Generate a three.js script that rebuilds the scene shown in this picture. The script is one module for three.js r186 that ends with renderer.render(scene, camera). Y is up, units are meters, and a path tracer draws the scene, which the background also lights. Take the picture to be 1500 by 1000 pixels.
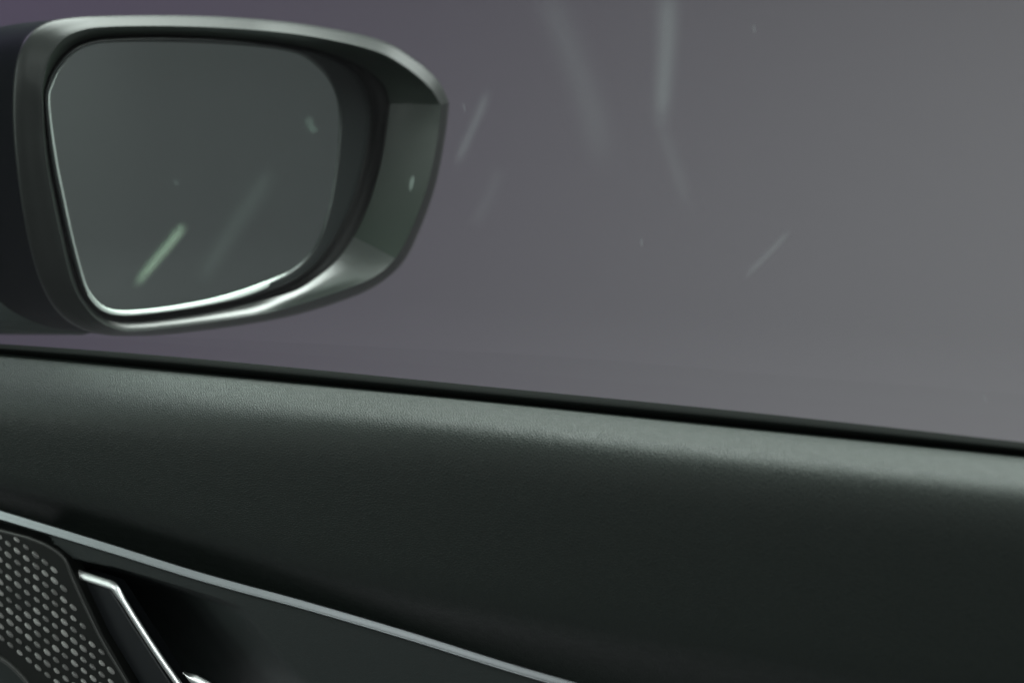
import * as THREE from 'three';
import { RectAreaLightUniformsLib } from 'three/addons/lights/RectAreaLightUniformsLib.js';
import { RoundedBoxGeometry } from 'three/addons/geometries/RoundedBoxGeometry.js';
import { mergeGeometries } from 'three/addons/utils/BufferGeometryUtils.js';

// ---------------------------------------------------------------- camera
const W = 1024, H = 682, FOV = 20, YAW = 32 * Math.PI / 180, PITCH = 7.1 * Math.PI / 180;
const scene = new THREE.Scene();
const camera = new THREE.PerspectiveCamera(FOV, W / H, 0.05, 60);
camera.position.set(0, 1.08, 0.75);
const fwd = new THREE.Vector3(-Math.sin(YAW) * Math.cos(PITCH), -Math.sin(PITCH), -Math.cos(YAW) * Math.cos(PITCH));
camera.lookAt(camera.position.clone().add(fwd));
camera.focus = 0.95; camera.userData.fStop = 8.5;
const right = new THREE.Vector3(Math.cos(YAW), 0, -Math.sin(YAW));
const up = new THREE.Vector3().crossVectors(right, fwd);

// ---------------------------------------------------------------- light
scene.background = new THREE.Color().setRGB(0.006, 0.007, 0.007);
RectAreaLightUniformsLib.init();
const renderer = new THREE.WebGLRenderer({ antialias: true });
renderer.setSize(W, H);
renderer.toneMapping = THREE.LinearToneMapping;
renderer.toneMappingExposure = 1;
renderer.shadowMap.enabled = true;

const rgb = (r, g, b) => new THREE.Color().setRGB(r, g, b);
let seed = 7;
const rnd = () => { seed = (seed * 1664525 + 1013904223) >>> 0; return seed / 4294967296; };
const used = {};
function numbered(n) { used[n] = (used[n] ?? -1) + 1; return used[n] ? n + '_' + String(used[n]).padStart(3, '0') : n; }
function thing(name, label, category, pos = [0, 0, 0]) {
  const g = new THREE.Group(); g.name = numbered(name); g.position.set(...pos);
  g.userData = { label, category }; scene.add(g); return g;
}
function part(name, geo, mat, parent, label) {
  const m = new THREE.Mesh(geo, mat); m.name = name; m.castShadow = m.receiveShadow = true;
  // geometry is written in the place's own axes; the part hangs under its thing's base
  let o = parent; const off = new THREE.Vector3();
  while (o && o !== scene) { off.add(o.position); o = o.parent; }
  m.position.copy(off.negate());
  if (label) m.userData.label = label;
  parent.add(m); return m;
}
function plastic(r, g, b, rough, extra = {}) {
  return new THREE.MeshPhysicalMaterial({ color: rgb(r, g, b), roughness: rough, side: THREE.DoubleSide, ...extra });
}

// studio softboxes, several of them added fills: a black box with a white diffuser, and the light just in front of it
function softbox(label, pos, aim, w, h, radiance, col) {
  const g = new THREE.Group(); g.name = numbered('softbox'); g.userData = { label, category: 'studio lamp' };
  g.position.set(...pos); g.lookAt(...aim); scene.add(g);     // +z of the group looks at the aim
  const box = new THREE.Mesh(new RoundedBoxGeometry(w + 0.06, h + 0.06, 0.16, 2, 0.02), plastic(0.02, 0.02, 0.02, 0.7));
  box.name = 'housing'; box.position.z = -0.1; g.add(box);
  const dif = new THREE.Mesh(new THREE.BoxGeometry(w, h, 0.012), new THREE.MeshStandardMaterial({ color: rgb(0.8, 0.8, 0.8), roughness: 0.8, emissive: rgb(...col), emissiveIntensity: 0.6 }));
  dif.name = 'diffuser_screen'; dif.position.z = -0.012; g.add(dif);
  const L = new THREE.RectAreaLight(rgb(...col), radiance, w, h);
  L.position.set(...pos); scene.add(L); L.lookAt(...aim);
  const d = new THREE.Vector3(...aim).sub(L.position).normalize();
  L.position.addScaledVector(d, 0.01);
  return g;
}
softbox('long black softbox hanging outside over the mirror and the window', [-0.50, 2.30, -0.50], [-0.50, 0.95, -0.30], 2.4, 1.0, 12.2, [0.91, 1.0, 0.95]);
softbox('wide black softbox high between the grey wall and the window', [-0.25, 2.35, -2.2], [-0.6, 1.0, -0.2], 1.3, 0.5, 9, [0.92, 1.0, 0.97]);
softbox('square black softbox aimed at the right of the grey wall', [0.7, 2.65, -1.95], [-0.4, 1.45, -3], 1.2, 0.6, 7.5, [1.0, 0.98, 0.90]);
softbox('added square black softbox aimed at the curved corner of the grey wall', [3.0, 2.8, -0.2], [4.6, 1.0, -1.9], 0.9, 0.9, 6, [0.94, 1.0, 0.97]);  // added to brighten what the mirror glass reflects
softbox('small black softbox with a violet gel beside the grey wall', [-4.6, 3.0, -1.0], [-4.2, 0.9, -3], 0.8, 0.6, 18.5, [0.76, 0.60, 1.0]);
softbox('added dim fill softbox on the cabin side towards the front of the door', [-2.3, 1.35, 0.95], [-0.75, 0.85, 0], 0.7, 0.8, 4.6, [0.86, 1.0, 0.93]);  // added fill standing in for windshield light
softbox('added narrow fill softbox on the cabin side ahead of the camera', [-1.25, 1.45, 1.45], [-0.35, 0.85, 0], 0.5, 0.35, 4, [0.94, 1.0, 0.98]);  // added fill, brightens the trim strip
softbox('added low wide fill softbox above and behind the camera', [-0.15, 1.85, 1.5], [-0.5, 0.85, 0], 0.8, 0.4, 3.6, [0.94, 1.0, 0.98]);  // added so that the chrome handle edge lights up
softbox('added dim fill softbox on the cabin side far behind the camera', [1.0, 1.5, 1.7], [-0.2, 0.85, 0], 1.0, 0.8, 1.35, [0.92, 1.0, 0.98]);  // added weak fill, unseen, for the metal edges

// ---------------------------------------------------------------- measuring aid: sight line of a photo point met with a plane
const FPX = 500 / Math.tan(FOV / 2 * Math.PI / 180);
function sight(px, py) { return fwd.clone().addScaledVector(right, (px - 750) / FPX).addScaledVector(up, (500 - py) / FPX); }
function at(px, py, z) { const d = sight(px, py); return camera.position.clone().addScaledVector(d, (z - camera.position.z) / d.z); }
function onPlane(px, py, n, c) { const d = sight(px, py); return camera.position.clone().addScaledVector(d, (c - n.dot(camera.position)) / n.dot(d)); }
function curve(keys) {           // smooth y(x) through keys (monotone-ish cubic)
  return x => {
    let i = 0; while (i < keys.length - 2 && x > keys[i + 1][0]) i++;
    const [x0, y0] = keys[i], [x1, y1] = keys[i + 1];
    const s = (y1 - y0) / (x1 - x0);
    const sp = i > 0 ? (y0 - keys[i - 1][1]) / (x0 - keys[i - 1][0]) : s;
    const sn = i < keys.length - 2 ? (keys[i + 2][1] - y1) / (keys[i + 2][0] - x1) : s;
    const m0 = (sp + s) / 2, m1 = (s + sn) / 2, h = x1 - x0, t = (x - x0) / h;
    if (t < 0) return y0 + m0 * (x - x0);
    if (t > 1) return y1 + m1 * (x - x1);
    const t2 = t * t, t3 = t2 * t;
    return (2 * t3 - 3 * t2 + 1) * y0 + (t3 - 2 * t2 + t) * h * m0 + (3 * t2 - 2 * t3) * y1 + (t3 - t2) * h * m1;
  };
}
function gridGeo(rows, closed = false) {     // rows: arrays of Vector3 of equal length; uv in metres
  const R = rows.length, C = rows[0].length, pos = [], uv = [], idx = [];
  const us = new Array(C).fill(0), vs = [];
  for (let r = 0; r < R; r++) for (let c = 0; c < C; c++) {
    const p = rows[r][c]; pos.push(p.x, p.y, p.z);
    if (c > 0 && r === 0) us[c] = us[c - 1] + p.distanceTo(rows[0][c - 1]);
    const v = r > 0 ? vs[(r - 1) * C + c] + p.distanceTo(rows[r - 1][c]) : 0; vs.push(v);
    uv.push(us[c], v);
  }
  for (let r = 0; r < R - 1; r++) for (let c = 0; c < C - (closed ? 0 : 1); c++) {
    const c2 = (c + 1) % C, a = r * C + c, b = r * C + c2, d = (r + 1) * C + c, e = (r + 1) * C + c2;
    idx.push(a, d, b, b, d, e);
  }
  const g = new THREE.BufferGeometry();
  g.setAttribute('position', new THREE.Float32BufferAttribute(pos, 3));
  g.setAttribute('uv', new THREE.Float32BufferAttribute(uv, 2));
  g.setIndex(idx); g.computeVertexNormals(); return g;
}
function cr(p0, p1, p2, p3, t) {
  const f = (a, b, c, d) => 0.5 * (2 * b + (c - a) * t + (2 * a - 5 * b + 4 * c - d) * t * t + (3 * b - a - 3 * c + d) * t * t * t);
  return new THREE.Vector3(f(p0.x, p1.x, p2.x, p3.x), f(p0.y, p1.y, p2.y, p3.y), f(p0.z, p1.z, p2.z, p3.z));
}
function bspl(p0, p1, p2, p3, t) {
  const b0 = (1 - t) ** 3 / 6, b1 = (3 * t ** 3 - 6 * t * t + 4) / 6, b2 = (-3 * t ** 3 + 3 * t * t + 3 * t + 1) / 6, b3 = t ** 3 / 6;
  return new THREE.Vector3().addScaledVector(p0, b0).addScaledVector(p1, b1).addScaledVector(p2, b2).addScaledVector(p3, b3);
}
function smoothRows(rows, per, fn = bspl) {
  const out = [], n = rows.length, g = i => rows[Math.max(0, Math.min(n - 1, i))];
  const lo = fn === bspl ? -1 : 0, hi = fn === bspl ? n - 1 : n - 2;
  for (let i = lo; i <= hi; i++) for (let k = 0; k < per; k++) {
    const t = k / per; out.push(rows[0].map((_, c) => fn(g(i - 1)[c], g(i)[c], g(i + 1)[c], g(i + 2)[c], t)));
  }
  out.push(rows[n - 1].map(p => p.clone())); return out;
}
function tube(pts, r, seg = 80, rad = 10, closed = false) {
  return new THREE.TubeGeometry(new THREE.CatmullRomCurve3(pts, closed, 'centripetal'), seg, r, rad, closed);
}
const sstep = (a, b, x) => { const t = Math.max(0, Math.min(1, (x - a) / (b - a))); return t * t * (3 - 2 * t); };

// ---------------------------------------------------------------- textures
function noiseTex(n, f, rx, ry) {
  const d = new Uint8Array(n * n * 4);
  for (let y = 0; y < n; y++) for (let x = 0; x < n; x++) { const v = f(x / n, y / n) * 255, i = (y * n + x) * 4; d[i] = d[i + 1] = d[i + 2] = v; d[i + 3] = 255; }
  const t = new THREE.DataTexture(d, n, n); t.wrapS = t.wrapT = THREE.RepeatWrapping; t.magFilter = THREE.LinearFilter; t.minFilter = THREE.LinearMipmapLinearFilter; t.generateMipmaps = true;
  t.repeat.set(rx, ry); t.needsUpdate = true; return t;
}
function cells(n) {     // tiling pebble pattern
  const p = []; for (let i = 0; i < n * n; i++) p.push([rnd(), rnd(), rnd()]);
  return (u, v) => {
    const x = u * n, y = v * n, xi = Math.floor(x), yi = Math.floor(y); let a = 9, b = 9;
    for (let j = -1; j < 2; j++) for (let i = -1; i < 2; i++) {
      const q = p[((yi + j + n) % n) * n + (xi + i + n) % n], dx = xi + i + q[0] - x, dy = yi + j + q[1] - y, d = Math.hypot(dx, dy);
      if (d < a) { b = a; a = d; } else if (d < b) b = d;
    }
    return Math.min(1, (b - a) * 1.6);
  };
}
function vnoise(n) {
  const p = []; for (let i = 0; i < n * n; i++) p.push(rnd());
  return (u, v) => {
    const x = u * n, y = v * n, xi = Math.floor(x), yi = Math.floor(y), fx = x - xi, fy = y - yi, sx = fx * fx * (3 - 2 * fx), sy = fy * fy * (3 - 2 * fy);
    const g = (i, j) => p[((yi + j) % n) * n + (xi + i) % n];
    return (g(0, 0) * (1 - sx) + g(1, 0) * sx) * (1 - sy) + (g(0, 1) * (1 - sx) + g(1, 1) * sx) * sy;
  };
}
const c48 = cells(44), c90 = cells(96), n8 = vnoise(8), n24 = vnoise(24), n64 = vnoise(90);
const grain = noiseTex(768, (u, v) => 0.6 * c48(u, v) + 0.25 * c90(u, v) + 0.15 * n8(u, v), 1 / 0.075, 1 / 0.052);
const grainRough = noiseTex(512, (u, v) => 0.78 + 0.12 * n24(u, v) + 0.10 * c48(u, v), 1 / 0.075, 1 / 0.052);
const fine = noiseTex(256, (u, v) => 0.6 * n64(u, v) + 0.4 * n24(u, v), 1 / 0.03, 1 / 0.03);

// ---------------------------------------------------------------- studio wall and floor
const wallMat = new THREE.MeshStandardMaterial({ color: rgb(0.236, 0.222, 0.238), roughness: 0.95, side: THREE.DoubleSide });
{
  const plan = [];
  for (let x = -8; x <= 3.5; x += 0.5) plan.push([x, -3, 0, 1]);
  for (let a = 1; a <= 12; a++) { const t = a / 12 * Math.PI / 2; plan.push([3.5 + 1.5 * Math.sin(t), -1.5 - 1.5 * Math.cos(t), -Math.sin(t), Math.cos(t)]); }
  for (let z = -1; z <= 3; z += 0.5) plan.push([5, z, -1, 0]);
  const prof = [[0, 3.4], [0, 0.61]];
  for (let a = 1; a <= 10; a++) { const t = a / 10 * Math.PI / 2; prof.push([0.6 - 0.6 * Math.cos(t), 0.6 - 0.6 * Math.sin(t)]); }
  const rows = prof.map(([o, y]) => plan.map(([x, z, nx, nz]) => new THREE.Vector3(x + nx * o, y + 0.004, z + nz * o)));
  const m = new THREE.Mesh(gridGeo(rows), wallMat); m.name = 'studio_wall'; m.receiveShadow = m.castShadow = true;
  m.userData = { kind: 'structure', label: 'plain grey studio wall behind the car window' }; scene.add(m);
  const f = new THREE.Mesh(new THREE.BoxGeometry(16, 0.1, 8), plastic(0.17, 0.165, 0.175, 0.8)); f.name = 'floor'; f.position.set(-2, -0.05, 0); f.receiveShadow = true;
  f.userData = { kind: 'structure', label: 'grey studio floor under the car door' }; scene.add(f);
}

// ---------------------------------------------------------------- car door
const door = thing('car_door', 'black car door with silver trim strip, speaker grille and side window with painted reflections', 'car door', [-0.4, 0.86, 0]);
const XS = []; for (let x = -260; x <= 1760; x += 20) XS.push(x);
const Y = {
  sealTop: curve([[-260, 489], [0, 503], [200, 517], [360, 531], [700, 564], [1100, 603], [1500, 647], [1760, 677]]),
  sealBot: curve([[-260, 494], [0, 514.5], [200, 533], [360, 548.5], [700, 582], [1100, 623], [1500, 664], [1760, 692]]),
  fade: curve([[-260, 560], [0, 588], [350, 610], [700, 634], [1000, 669], [1300, 702], [1500, 724], [1760, 752]]),
  under: curve([[-260, 640], [0, 712], [150, 748], [300, 792], [500, 850], [700, 893], [900, 932], [1100, 968], [1500, 1035], [1760, 1075]]),
  strip: curve([[-260, 679], [0, 754], [150, 799.5], [300, 846], [450, 887], [600, 931], [750, 978], [850, 1007], [1200, 1110], [1760, 1275]]),
};
const rowAt = (f, z, dy = 0) => XS.map(x => at(x, typeof f === 'function' ? f(x) + dy : f, z));
const mix = (f, g, t) => x => f(x) * (1 - t) + g(x) * t;
const leather = plastic(0.013, 0.018, 0.0155, 0.60, { bumpMap: grain, bumpScale: 0.00019, roughnessMap: grainRough, specularIntensity: 0.60 });
{
  const rows = [
    rowAt(Y.sealBot, -0.004, 6), rowAt(Y.sealBot, 0.000, 0), rowAt(mix(Y.sealBot, Y.fade, 0.28), 0.0130), rowAt(mix(Y.sealBot, Y.fade, 0.66), 0.0258),
    rowAt(Y.fade, 0.0325), rowAt(mix(Y.fade, Y.under, 0.14), 0.0365), rowAt(mix(Y.fade, Y.under, 0.30), 0.0375), rowAt(mix(Y.fade, Y.under, 0.5), 0.0372), rowAt(mix(Y.fade, Y.under, 0.75), 0.036), rowAt(mix(Y.fade, Y.under, 0.93), 0.0345),
    rowAt(mix(Y.under, Y.strip, 0.10), 0.030), rowAt(mix(Y.under, Y.strip, 0.35), 0.014), rowAt(mix(Y.under, Y.strip, 0.75), 0.000), rowAt(Y.strip, 0.000), rowAt(Y.strip, 0.002, 14),
  ];
  part('upper_panel', gridGeo(smoothRows(rows, 5)), leather, door);
}
{ // rubber seal along the glass
  const rub = plastic(0.004, 0.005, 0.0045, 0.85, { specularIntensity: 0.12 });
  const rows = [rowAt(Y.sealBot, 0.001, 3), rowAt(Y.sealBot, 0.0035, -1), rowAt(mix(Y.sealBot, Y.sealTop, 0.4), 0.004), rowAt(mix(Y.sealBot, Y.sealTop, 0.75), 0.001), rowAt(Y.sealTop, -0.003), rowAt(Y.sealTop, -0.009, 1), rowAt(Y.sealBot, -0.010, 10)];
  part('window_seal', gridGeo(smoothRows(rows, 5)), rub, door);
}
// window pane: a flat sheet leaning in towards the roof
const gA = at(-260, 520, -0.0125), gB = at(1760, 690, -0.0125);
const lean = 17 * Math.PI / 180;
const alongG = gB.clone().sub(gA).normalize();
const upG = new THREE.Vector3(0, Math.cos(lean), Math.sin(lean));
const nG = new THREE.Vector3().crossVectors(alongG, upG).normalize();
const cG = nG.dot(gA);
const pane = (() => {
  const a = gA.clone().addScaledVector(alongG, -0.15), b = gB.clone().addScaledVector(alongG, 0.15), h = 0.45;
  const rows = []; for (let k = 0; k <= 8; k++) rows.push([0, .25, .5, .75, 1].map(t => a.clone().lerp(b, t).addScaledVector(upG, -0.03 + h * k / 8)));
  return part('window_glass', gridGeo(rows), new THREE.MeshPhysicalMaterial({ color: rgb(0.95, 0.97, 0.96), roughness: 0.0, transmission: 1, thickness: 0, ior: 1.5, side: THREE.DoubleSide }), door);
})();
// reflections painted on glass: faint pale ribbons with soft edges
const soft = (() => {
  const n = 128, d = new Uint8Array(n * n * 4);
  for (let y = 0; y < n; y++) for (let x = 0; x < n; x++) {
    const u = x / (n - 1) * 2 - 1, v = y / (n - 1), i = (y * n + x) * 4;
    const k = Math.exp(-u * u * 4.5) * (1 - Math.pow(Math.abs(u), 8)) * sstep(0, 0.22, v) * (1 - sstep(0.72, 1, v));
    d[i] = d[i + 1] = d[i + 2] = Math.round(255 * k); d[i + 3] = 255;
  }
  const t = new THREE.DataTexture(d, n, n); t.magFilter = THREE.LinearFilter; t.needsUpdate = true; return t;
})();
function paintMark(name, pts, width, opacity, col, n, c, parent) {
  const cv = new THREE.CatmullRomCurve3(pts.map(([x, y]) => new THREE.Vector3(x, y, 0))), N = 24, pos = [], uv = [], idx = [];
  for (let k = 0; k <= N; k++) {
    const p = cv.getPoint(k / N), tg = cv.getTangent(k / N), w = (Array.isArray(width) ? width[0] + (width[1] - width[0]) * k / N : width);
    [-1, 0, 1].forEach(s => { const q = onPlane(p.x - tg.y * s * w / 2, p.y + tg.x * s * w / 2, n, c); pos.push(q.x, q.y, q.z); uv.push((s + 1) / 2, k / N); });
    if (k) for (let s = 0; s < 2; s++) { const a = (k - 1) * 3 + s, b = k * 3 + s; idx.push(a, b, a + 1, a + 1, b, b + 1); }
  }
  const g = new THREE.BufferGeometry(); g.setAttribute('position', new THREE.Float32BufferAttribute(pos, 3)); g.setAttribute('uv', new THREE.Float32BufferAttribute(uv, 2)); g.setIndex(idx); g.computeVertexNormals();
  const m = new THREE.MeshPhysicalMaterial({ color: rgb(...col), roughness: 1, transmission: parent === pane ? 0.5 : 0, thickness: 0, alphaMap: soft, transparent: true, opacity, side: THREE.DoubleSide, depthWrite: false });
  return part(name, g, m, parent);
}
const cI = cG + 0.0008 * Math.sign(nG.dot(camera.position) - cG);
const streakTint = [0.62, 0.72, 0.70];
const glassReflections = [
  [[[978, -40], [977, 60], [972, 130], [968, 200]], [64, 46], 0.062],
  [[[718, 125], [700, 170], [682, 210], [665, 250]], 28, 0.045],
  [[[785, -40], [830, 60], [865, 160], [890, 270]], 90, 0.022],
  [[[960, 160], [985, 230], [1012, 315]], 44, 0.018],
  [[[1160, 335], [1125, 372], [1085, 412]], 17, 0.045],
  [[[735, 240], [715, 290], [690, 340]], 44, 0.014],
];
for (const [p, w, o] of glassReflections) paintMark('painted_reflection', p, w, o, streakTint, nG, cI, pane);
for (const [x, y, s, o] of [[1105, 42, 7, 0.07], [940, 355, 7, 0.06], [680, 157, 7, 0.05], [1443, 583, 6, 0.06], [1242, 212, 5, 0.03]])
  paintMark('pale_speck', [[x - 1, y - s], [x + 1, y + s]], s, o, streakTint, nG, cI, pane);  // small pale marks on the pane

// satin trim strip
const satin = new THREE.MeshPhysicalMaterial({ color: rgb(0.20, 0.213, 0.222), metalness: 1, roughness: 0.34, side: THREE.DoubleSide });
{
  const rows = [[0, .020], [-7.2, .0225], [-7, .0262], [-6.4, .0270], [-3.2, .0275], [0, .0279], [3.2, .0283], [6.4, .0287], [7, .0282], [7.2, .0240], [0, .020]];
  const R = rows.map(([dy, z]) => XS.map(x => at(x, Y.strip(x) + dy, z)));
  part('trim_strip', gridGeo(smoothRows(R, 4, cr)), satin, door);
}
// lower insert panel with the scooped handle recess, one curved sheet
const insertMat = plastic(0.027, 0.033, 0.032, 0.5, { bumpMap: fine, bumpScale: 0.00012, specularIntensity: 0.7 });
const recessR = curve([[760, 200], [830, 290], [855, 320], [880, 345], [915, 375], [955, 410], [1000, 450], [1100, 540]]);   // right bank of the scoop: x for a given height
const recessT = x => 819 + (x - 103) * 0.20;
const grilleEdge = curve([[700, 40], [780, 82], [815, 99], [845, 111], [930, 151], [1000, 190], [1100, 246]]);
function insertZ(x, y) {
  const scoop = 1 - sstep(-150, 8, x - recessR(y)), topCut = sstep(-1, 7, y - recessT(x) - Math.max(0, x - 175) * 0.10), leftCut = sstep(-2, 4, x - grilleEdge(y) - 2);
  if (x < grilleEdge(y) - 14) return -0.06;
  return 0.0235 - 0.085 * scoop * topCut * leftCut;
}
{
  const rows = [], xs = []; for (let x = -60; x <= 520; x += 3) xs.push(x); for (let x = 540; x <= 1300; x += 20) xs.push(x);
  for (let k = 0; k <= 150; k++) rows.push(xs.map(x => { const y0 = Y.strip(x) + 3, y1 = Math.max(1090, y0 + 30), t = k / 150, y = y0 + (y1 - y0) * t; return at(x, y, insertZ(x, y)); }));
  part('insert_panel', gridGeo(rows), insertMat, door);
}
// speaker grille
const grille = new THREE.Group(); grille.name = 'speaker_grille'; grille.position.copy(at(40, 880, 0.0)).sub(door.position); door.add(grille);
{
  const outline = [[-130, 735], [-60, 757], [0, 775], [45, 787], [76, 801], [97, 818], [110, 845], [150, 930], [190, 1000], [240, 1090], [90, 1090], [60, 1035], [48, 1003], [22, 974], [-4, 957], [-60, 930], [-130, 900]];
  const sh = new THREE.Shape(outline.map(([x, y]) => { const p = at(x, y, 0.0265); return new THREE.Vector2(p.x, p.y); }));
  const pg = new THREE.ExtrudeGeometry(sh, { depth: 0.008, bevelEnabled: true, bevelSize: 0.0006, bevelThickness: 0.0006, bevelSegments: 2 }); pg.translate(0, 0, 0.0185);
  part('grille_plate', pg, plastic(0.006, 0.007, 0.006, 0.6, { specularIntensity: 0.6 }), grille);
  const rimMat = plastic(0.05, 0.052, 0.048, 0.38);
  const rim = (pts, r) => tube(pts.map(([x, y]) => at(x, y, 0.0265)), r, 90, 10);
  part('grille_rim', rim([[-130, 737], [-60, 759], [0, 777], [45, 789], [76, 803], [95, 819], [106, 846], [146, 931], [187, 1001], [236, 1090]], 0.0011), rimMat, grille);
  part('grille_rim', rim([[-130, 902], [-60, 932], [-4, 960], [20, 977], [45, 1006], [57, 1037], [88, 1090]], 0.0018), rimMat, grille);
  // pale studs on a staggered lattice, in place of glints off hole edges
  const inside = [[-120, 748], [-60, 768], [-5, 782], [42, 793], [62, 805], [76, 824], [92, 855], [108, 890], [136, 933], [158, 968], [176, 1003], [205, 1060], [120, 1060], [92, 1008], [62, 992], [40, 975], [20, 958], [-5, 942], [-60, 914], [-120, 880]];
  const hit = (x, y) => { let r = false; for (let i = 0, j = inside.length - 1; i < inside.length; j = i++) { const [a, b] = inside[i], [c, d] = inside[j]; if ((b > y) !== (d > y) && x < (c - a) * (y - b) / (d - b) + a) r = !r; } return r; };
  const sg = new THREE.SphereGeometry(1, 12, 8), sms = [0.17, 0.26, 0.36].map(v => plastic(v, v, v * 0.95, 0.30));
  for (let i = -14; i <= 16; i++) for (let j = -30; j <= 34; j++) {
    const x = 11.5 + 13.6 * i + 0.4 * j, y = 796 + 10.9 * i + 16.5 * j;
    if (!hit(x, y) || x < -30 || y > 1030) continue;
    const m = new THREE.Mesh(sg, sms[Math.floor(rnd() * 3)]); m.name = 'glint_stud'; m.castShadow = m.receiveShadow = true;
    m.position.copy(at(x + (rnd() - .5) * 0.8, y + (rnd() - .5) * 0.8, 0.0269)).sub(door.position).sub(grille.position);
    const k = 0.85 + 0.25 * rnd(); m.scale.set(0.0030 * k * 0.95, 0.00138 * k, 0.0013); m.rotation.z = -0.50; grille.add(m);
  }
}
// door handle: dark blade with a bright edge
const chrome = new THREE.MeshPhysicalMaterial({ color: rgb(0.90, 0.93, 0.92), metalness: 1, roughness: 0.32, side: THREE.DoubleSide });
const handle = new THREE.Group(); handle.name = 'door_handle'; handle.position.copy(at(180, 930, 0.0)).sub(door.position); door.add(handle);
{
  const blade = [[112, 843], [154, 858], [163, 871], [192, 917], [246, 1000], [304, 1090], [260, 1090], [205, 1000], [160, 925], [128, 868]];
  const sh = new THREE.Shape(blade.map(([x, y]) => { const p = at(x, y, 0.022); return new THREE.Vector2(p.x, p.y); }));
  const bg = new THREE.ExtrudeGeometry(sh, { depth: 0.012, bevelEnabled: true, bevelSize: 0.0008, bevelThickness: 0.0010, bevelSegments: 3 }); bg.translate(0, 0, 0.009);
  part('handle_blade', bg, plastic(0.010, 0.012, 0.014, 0.45), handle);
  const bar = (pts, w, z) => { // flat bright band with rounded faces, w = half width in photo points
    const cv = new THREE.CatmullRomCurve3(pts.map(([x, y]) => new THREE.Vector3(x, y, 0)), false, 'centripetal'), N = 90, prof = [[-1, -0.0030], [-0.97, 0.0004], [-0.8, 0.0010], [0, 0.0002], [0.8, -0.0008], [0.97, -0.0014], [1, -0.0040]], rows = prof.map(() => []);
    for (let k = 0; k <= N; k++) { const t = k / N, p = cv.getPointAt(t), g = cv.getTangentAt(t), ww = w(t); prof.forEach(([s, dz], i) => rows[i].push(at(p.x + g.y * s * ww, p.y - g.x * s * ww, z + dz))); }
    return gridGeo(rows);
  };
  part('chrome_edge', bar([[113, 840], [130, 846], [152, 853], [165, 858], [174, 870], [200, 911], [230, 957], [262, 1003], [318, 1090]], t => t < 0.16 ? 7 : 7 - 1.6 * sstep(0.16, 0.26, t), 0.0240), chrome, handle);
  part('chrome_tip', bar([[268, 984], [280, 992], [300, 1003], [330, 1022]], t => 2 + 6 * sstep(0, 0.3, t), 0.0230), chrome, handle);
}

// ---------------------------------------------------------------- side mirror
const nM = new THREE.Vector3(0.94, 0.03, 0.34).normalize();
const M0 = at(300, 258, -0.15), cM = nM.dot(M0);
const mirror = thing('side_mirror', 'dark grey car wing mirror with pale upper rim seen through the window', 'wing mirror', [M0.x, M0.y - 0.09, M0.z]);
const CEN = [300, 256], TIP = Math.atan2(150 - CEN[1], 657 - CEN[0]);
function loop(keys, corner = -1) {       // closed outline -> radius for an angle round CEN
  const P = keys.map(([x, y]) => new THREE.Vector3(x, y, 0)), n = P.length, poly = [];
  for (let i = 0; i < n; i++) {
    const j = (i + 1) % n; let p0 = P[(i + n - 1) % n], p3 = P[(i + 2) % n];
    if (i === corner) p0 = P[i]; if (j === corner) p3 = P[j];
    for (let k = 0; k < 12; k++) poly.push(cr(p0, P[i], P[j], p3, k / 12));
  }
  return a => {
    const dx = Math.cos(a), dy = Math.sin(a); let best = 0;
    for (let i = 0; i < poly.length; i++) {
      const p = poly[i], q = poly[(i + 1) % poly.length], ex = q.x - p.x, ey = q.y - p.y, det = dx * -ey + ex * dy; if (Math.abs(det) < 1e-9) continue;
      const fx = p.x - CEN[0], fy = p.y - CEN[1], r = (fx * -ey + ex * fy) / det, s = (dx * fy - dy * fx) / det;
      if (s >= -1e-6 && s <= 1 + 1e-6 && r > best) best = r;
    }
    return best;
  };
}
const LA = loop([[19, 120], [18, 180], [25, 260], [38, 340], [57, 410], [82, 455], [115, 480], [150, 490], [190, 492], [250, 489.5], [350, 477], [430, 462], [500, 441], [550, 419], [588, 387], [613, 341], [638, 271], [652, 200], [658, 150], [641, 117], [602, 83], [552, 57], [452, 36], [350, 25.5], [250, 22], [150, 23], [100, 26], [65, 34], [40, 52], [26, 80]], 18);
const LC = loop([[61, 150], [66, 230], [78, 300], [90, 355], [100, 398], [111, 428], [128, 454], [148.5, 473], [175, 483.5], [203, 484.5], [249, 480], [305, 472.5], [380, 460], [430, 448], [490, 429], [545, 407], [577, 380], [602, 337], [627, 268], [641, 200], [645, 153], [629, 128], [592, 97], [545, 73], [450, 52], [350, 42], [250, 38], [160, 39], [120, 44], [92, 57], [72, 84], [64, 115]], 20);
const LD = loop([[63.5, 150], [70, 230], [83, 300], [95, 355], [106, 400], [118.5, 432], [137, 454], [156, 466.5], [175, 471.5], [203, 472], [249, 467.5], [305, 458.5], [380, 441], [430, 427], [462, 408], [497, 377], [532, 320], [558, 240], [571, 152], [560, 122], [520, 92], [450, 70], [350, 57], [250, 51], [165, 52], [125, 58], [98, 72], [78, 95], [67, 120]], 18);
const LE = loop([[65.5, 150], [74, 230], [88, 300], [100.5, 355], [113, 400], [124, 429], [139, 449.5], [156, 460], [175, 463.5], [193, 463.3], [231, 459.5], [287, 451.5], [345, 440], [400, 424], [440, 405], [470, 378], [502, 328], [521, 280], [536, 220], [542, 160], [526, 115], [490, 87], [440, 72], [350, 60], [250, 55], [170, 56.5], [130, 62], [102, 76], [82, 98], [70, 122]]);
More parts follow.
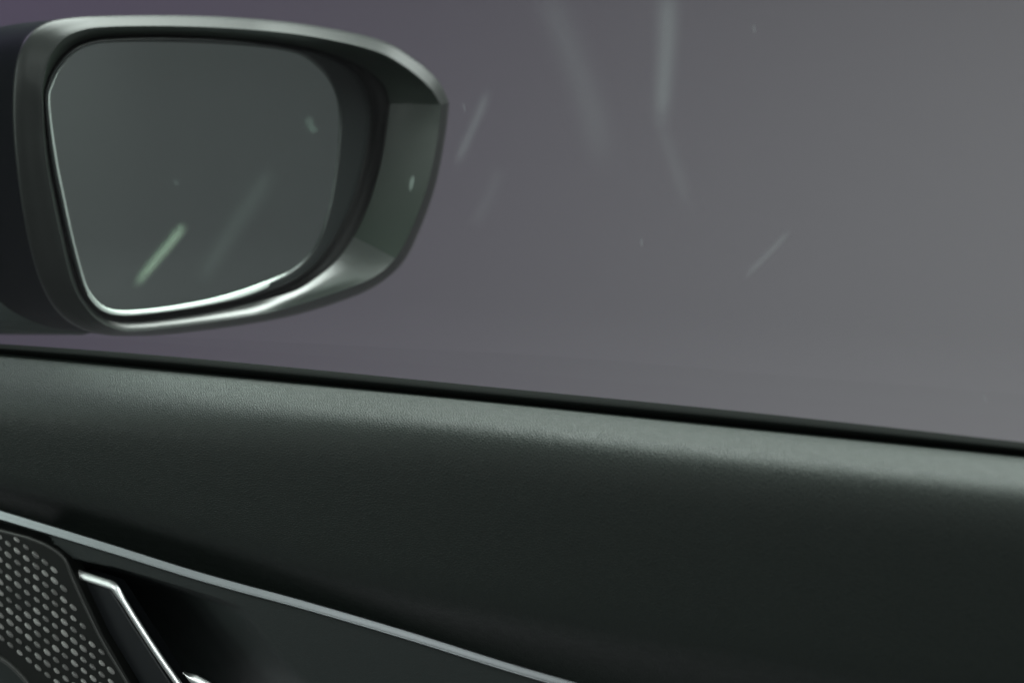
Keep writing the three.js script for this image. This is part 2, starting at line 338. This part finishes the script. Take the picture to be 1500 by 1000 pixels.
const LG = loop([[72, 150], [82, 230], [96, 300], [108, 355], [119, 396], [127, 420], [137, 436], [150, 448], [165, 453.8], [184, 455.5], [205, 454.5], [249, 449.5], [305, 439.5], [352, 427], [395, 411], [422, 398], [445, 380], [467, 350], [483, 300], [494, 230], [497, 170], [490, 132], [468, 100], [430, 77], [350, 66.5], [250, 62], [170, 62], [135, 66], [108, 78], [88, 100], [77, 122]]);
const isTop = a => sstep(0.2, 0.9, -Math.sin(a));
// two arcs, split at the sharp tip of the hood so that the crease stays crisp
const A0 = TIP, NA = 420, ang = []; for (let k = 0; k <= NA; k++) ang.push(A0 + k / NA * Math.PI * 2);
const ring = (L, w, mixL, t) => ang.map(a => { let r = L(a); if (mixL) r = r * (1 - t) + mixL(a) * t; return onPlane(CEN[0] + Math.cos(a) * r, CEN[1] + Math.sin(a) * r, nM, cM + (typeof w === 'function' ? w(a) : w)); });
const mPlastic = plastic(0.013, 0.015, 0.014, 0.40, { specularIntensity: 0.6, bumpMap: fine, bumpScale: 0.00004 }), shroudPlastic = plastic(0.020, 0.028, 0.022, 0.34, { specularIntensity: 0.8, bumpMap: fine, bumpScale: 0.00004 }), bowlPlastic = plastic(0.015, 0.020, 0.017, 0.33, { ior: 2.1, bumpMap: fine, bumpScale: 0.00004 });
const deepW = a => -0.001 - 0.009 * (Math.cos(a) * LG(a) / 200 + 1.1) / 1.1;
const low = a => sstep(0.35, 0.85, Math.sin(a)), lipW = a => deepW(a) + 0.006 + 0.022 * sstep(0.3, 1, Math.cos(a)) + 0.004 * isTop(a) - 0.0015 * low(a), mixW = (a, t) => lipW(a) * (1 - t) + deepW(a) * t;
const outer = ring(LA, a => lipW(a) - 0.0130);
{ // shell behind the rim, rounded off to the front
  const back = (w, s, sy = s) => outer.map(p => { const q = p.clone().sub(M0); const d = q.dot(nM); q.addScaledVector(nM, -d); q.x *= s; q.z *= s; q.y *= sy; return q.add(M0).addScaledVector(nM, d + w); });
  const rows = [outer.map(p => p.clone()), back(-0.006, 1.0), back(-0.03, 1.01, 1.0), back(-0.07, 1.02, 1.005), back(-0.12, 0.99, 0.975), back(-0.155, 0.82, 0.82), back(-0.175, 0.6, 0.62), back(-0.187, 0.3, 0.3), back(-0.189, 0.01, 0.01)];
  part('housing', gridGeo(smoothRows(rows, 4, cr)), plastic(0.002, 0.003, 0.005, 0.6, { specularIntensity: 0.07 }), mirror);
}
{ // rim
  const rows = [ring(LA, a => lipW(a) - 0.0130), ring(LA, a => lipW(a) - 0.0098, LC, 0.08), ring(LA, a => lipW(a) - 0.0064, LC, 0.32), ring(LA, a => lipW(a) - 0.0036, LC, 0.6), ring(LA, a => lipW(a) - 0.0010, LC, 0.86), ring(LC, lipW)];
  part('rim', gridGeo(smoothRows(rows, 4, cr)), mPlastic, mirror);
  const turn = a => { const d = ((a - A0 + Math.PI) % (2 * Math.PI) - Math.PI) / 0.6; return -0.078 * Math.exp(-d * d); };
  const wallRing = (t, tw) => ang.map(a => { const a2 = a + turn(a) * t, rr = LC(a) * (1 - t) + LD(a2) * t; return onPlane(CEN[0] + Math.cos(a2) * rr, CEN[1] + Math.sin(a2) * rr, nM, cM + lipW(a) * (1 - tw(a)) + deepW(a2) * tw(a)); });
  const wall = smoothRows([wallRing(0, () => 0), wallRing(0.28, a => 0.28 + 0.20 * low(a)), wallRing(0.62, a => 0.62 + 0.20 * low(a)), wallRing(1, () => 1)], 4, cr);
  const kA = Math.round((24 * Math.PI / 180 - A0) / (2 * Math.PI) * NA), kB = Math.round((205 * Math.PI / 180 - A0) / (2 * Math.PI) * NA);
  part('shroud_wall', gridGeo(wall.map(w => w.slice(0, kA + 1))), shroudPlastic, mirror);
  part('lower_lip', gridGeo(wall.map(w => w.slice(kA, kB + 1))), bowlPlastic, mirror);
  part('hood_lining', gridGeo(wall.map(w => w.slice(kB))), shroudPlastic, mirror);
  const groove = [ring(LD, deepW), ring(LD, a => deepW(a) - 0.012, LE, 0.2), ring(LD, a => deepW(a) - 0.012, LE, 0.8), ring(LE, a => deepW(a) + 0.001)];
  part('groove', gridGeo(groove), plastic(0.006, 0.006, 0.006, 0.8), mirror);
  const holder = [ring(LE, a => deepW(a) + 0.001), ring(LE, a => deepW(a) + 0.0028, LG, 0.12), ring(LE, a => deepW(a) + 0.0030, LG, 0.5), ring(LE, a => deepW(a) + 0.0022, LG, 0.92), ring(LG, a => deepW(a) + 0.0002)];
  part('glass_holder', gridGeo(smoothRows(holder, 4, cr)), plastic(0.016, 0.019, 0.019, 0.28), mirror);
}
{ // pale ground edge of the glass, free on the left and below
  const a0 = 38 * Math.PI / 180, a1 = 221 * Math.PI / 180, K = 240, prof = [[0.18, 0.0000, 0.0000], [0.20, 0.0022, 0.0036], [0.45, 0.0025, 0.0038], [0.8, 0.0029, 0.0034], [1.06, 0.0031, 0.0026], [1.08, 0.0004, 0.0004]];
  const rows = prof.map(([t, wl, wb]) => { const row = []; for (let k = 0; k <= K; k++) { const a = a0 + (a1 - a0) * k / K, e = sstep(0, 0.2, k / K) * (1 - sstep(0.9, 1, k / K)), w = wb + (wl - wb) * sstep(115, 150, a * 180 / Math.PI), tt = 1.08 + (t - 1.08) * (0.15 + 0.85 * e), rr = LE(a) * (1 - tt) + LG(a) * tt; row.push(onPlane(CEN[0] + Math.cos(a) * rr, CEN[1] + Math.sin(a) * rr, nM, cM + deepW(a) + w * (0.3 + 0.7 * e))); } return row; });
  part('glass_edge', gridGeo(smoothRows(rows, 3, cr)), new THREE.MeshPhysicalMaterial({ color: rgb(0.62, 0.68, 0.65), roughness: 0.58, metalness: 1, side: THREE.DoubleSide }), mirror);
}
// the mirror glass itself: a flat silvered sheet, laid through the holder's inner edge
const glassEdge = ring(LG, a => deepW(a) + 0.0012);
const nGl = nM.clone();
{
  const c = glassEdge.reduce((s, p) => s.add(p), new THREE.Vector3()).multiplyScalar(1 / glassEdge.length);
  // plane fitted to the edge: left and right ends give its turn
  const l = glassEdge.reduce((b, p) => p.x + p.z * -1 < b.x + b.z * -1 ? p : b), r = glassEdge.reduce((b, p) => p.x - p.z > b.x - b.z ? p : b);
  const h = r.clone().sub(l).normalize(); nGl.crossVectors(h, new THREE.Vector3(0, 1, 0)).normalize(); if (nGl.dot(nM) < 0) nGl.negate();
  nGl.addScaledVector(new THREE.Vector3(0, 1, 0), 0.03).normalize();
  const cGl = nGl.dot(c);
  const flat = ang.map(a => { const q = LG(a) + 2.2; return onPlane(CEN[0] + Math.cos(a) * q, CEN[1] + Math.sin(a) * q, nGl, cGl); });
  const mid = onPlane(CEN[0], CEN[1], nGl, cGl);
  const rows = []; for (let k = 0; k <= 6; k++) rows.push(flat.map(p => p.clone().lerp(mid, Math.min(0.9999, k / 6))));
  const g = gridGeo(rows);
  { // slightly convex
    const na = g.attributes.normal, pa = g.attributes.position, Rm = 1.3, v = new THREE.Vector3();
    for (let i = 0; i < na.count; i++) { v.fromBufferAttribute(pa, i).sub(mid); const sag = (v.lengthSq() - 0.0121) / (2 * Rm); const nn = v.clone().multiplyScalar(1 / Rm).add(nGl).normalize(); v.add(mid).addScaledVector(nGl, Math.min(0, -sag * 0.35)); na.setXYZ(i, nn.x, nn.y, nn.z); }
  }
  const mg = part('mirror_glass', g, new THREE.MeshPhysicalMaterial({ color: rgb(0.86, 1.0, 0.93), metalness: 1, roughness: 0.05, side: THREE.DoubleSide }), mirror);
  const cf = cGl + 0.0006;
  paintMark('painted_reflection', [[274, 324], [250, 355], [222, 388], [194, 424]], [26, 26], 0.62, [0.30, 0.38, 0.30], nGl, cf, mg);  // reflections painted as pale ribbons on the mirror glass
  paintMark('painted_reflection', [[405, 240], [365, 300], [320, 370], [285, 425]], [60, 50], 0.02, streakTint, nGl, cf, mg);
  paintMark('painted_reflection', [[452, 168], [456, 184], [464, 196]], 20, 0.14, [0.35, 0.45, 0.4], nGl, cf, mg);
  paintMark('pale_speck', [[256, 262], [261, 272]], 14, 0.03, streakTint, nGl, cf, mg);
}
paintMark('pale_speck', [[606, 256], [603, 270], [602, 282]], 13, 0.35, [0.45, 0.55, 0.5], nM, cM + 0.0028, mirror);  // glint painted on the shroud wall
{ // foot that carries the mirror on the door
  const rows = [], K = 28;
  for (let k = 0; k <= K; k++) {
    const t = k / K * Math.PI * 2, row = [];
    for (let i = 0; i <= 24; i++) {
      const u = i / 24, x = -140 + 330 * u, yc = 446 + 11 * u - (u > 0.8 ? (u - 0.8) * 60 : 0), ry = (43 - 9 * u) * (1 - 0.75 * sstep(0.8, 1, u)), z = -0.085 - 0.05 * u;
      const sx = Math.sign(Math.cos(t)) * Math.abs(Math.cos(t)) ** 0.6, sy = Math.sign(Math.sin(t)) * Math.abs(Math.sin(t)) ** 0.6;
      row.push(at(x, yc - ry * sy, z + 0.022 * sx));
    }
    rows.push(row);
  }
  part('mount_foot', gridGeo(rows), plastic(0.026, 0.035, 0.033, 0.6, { specularIntensity: 0.5 }), mirror);
}
renderer.render(scene, camera);
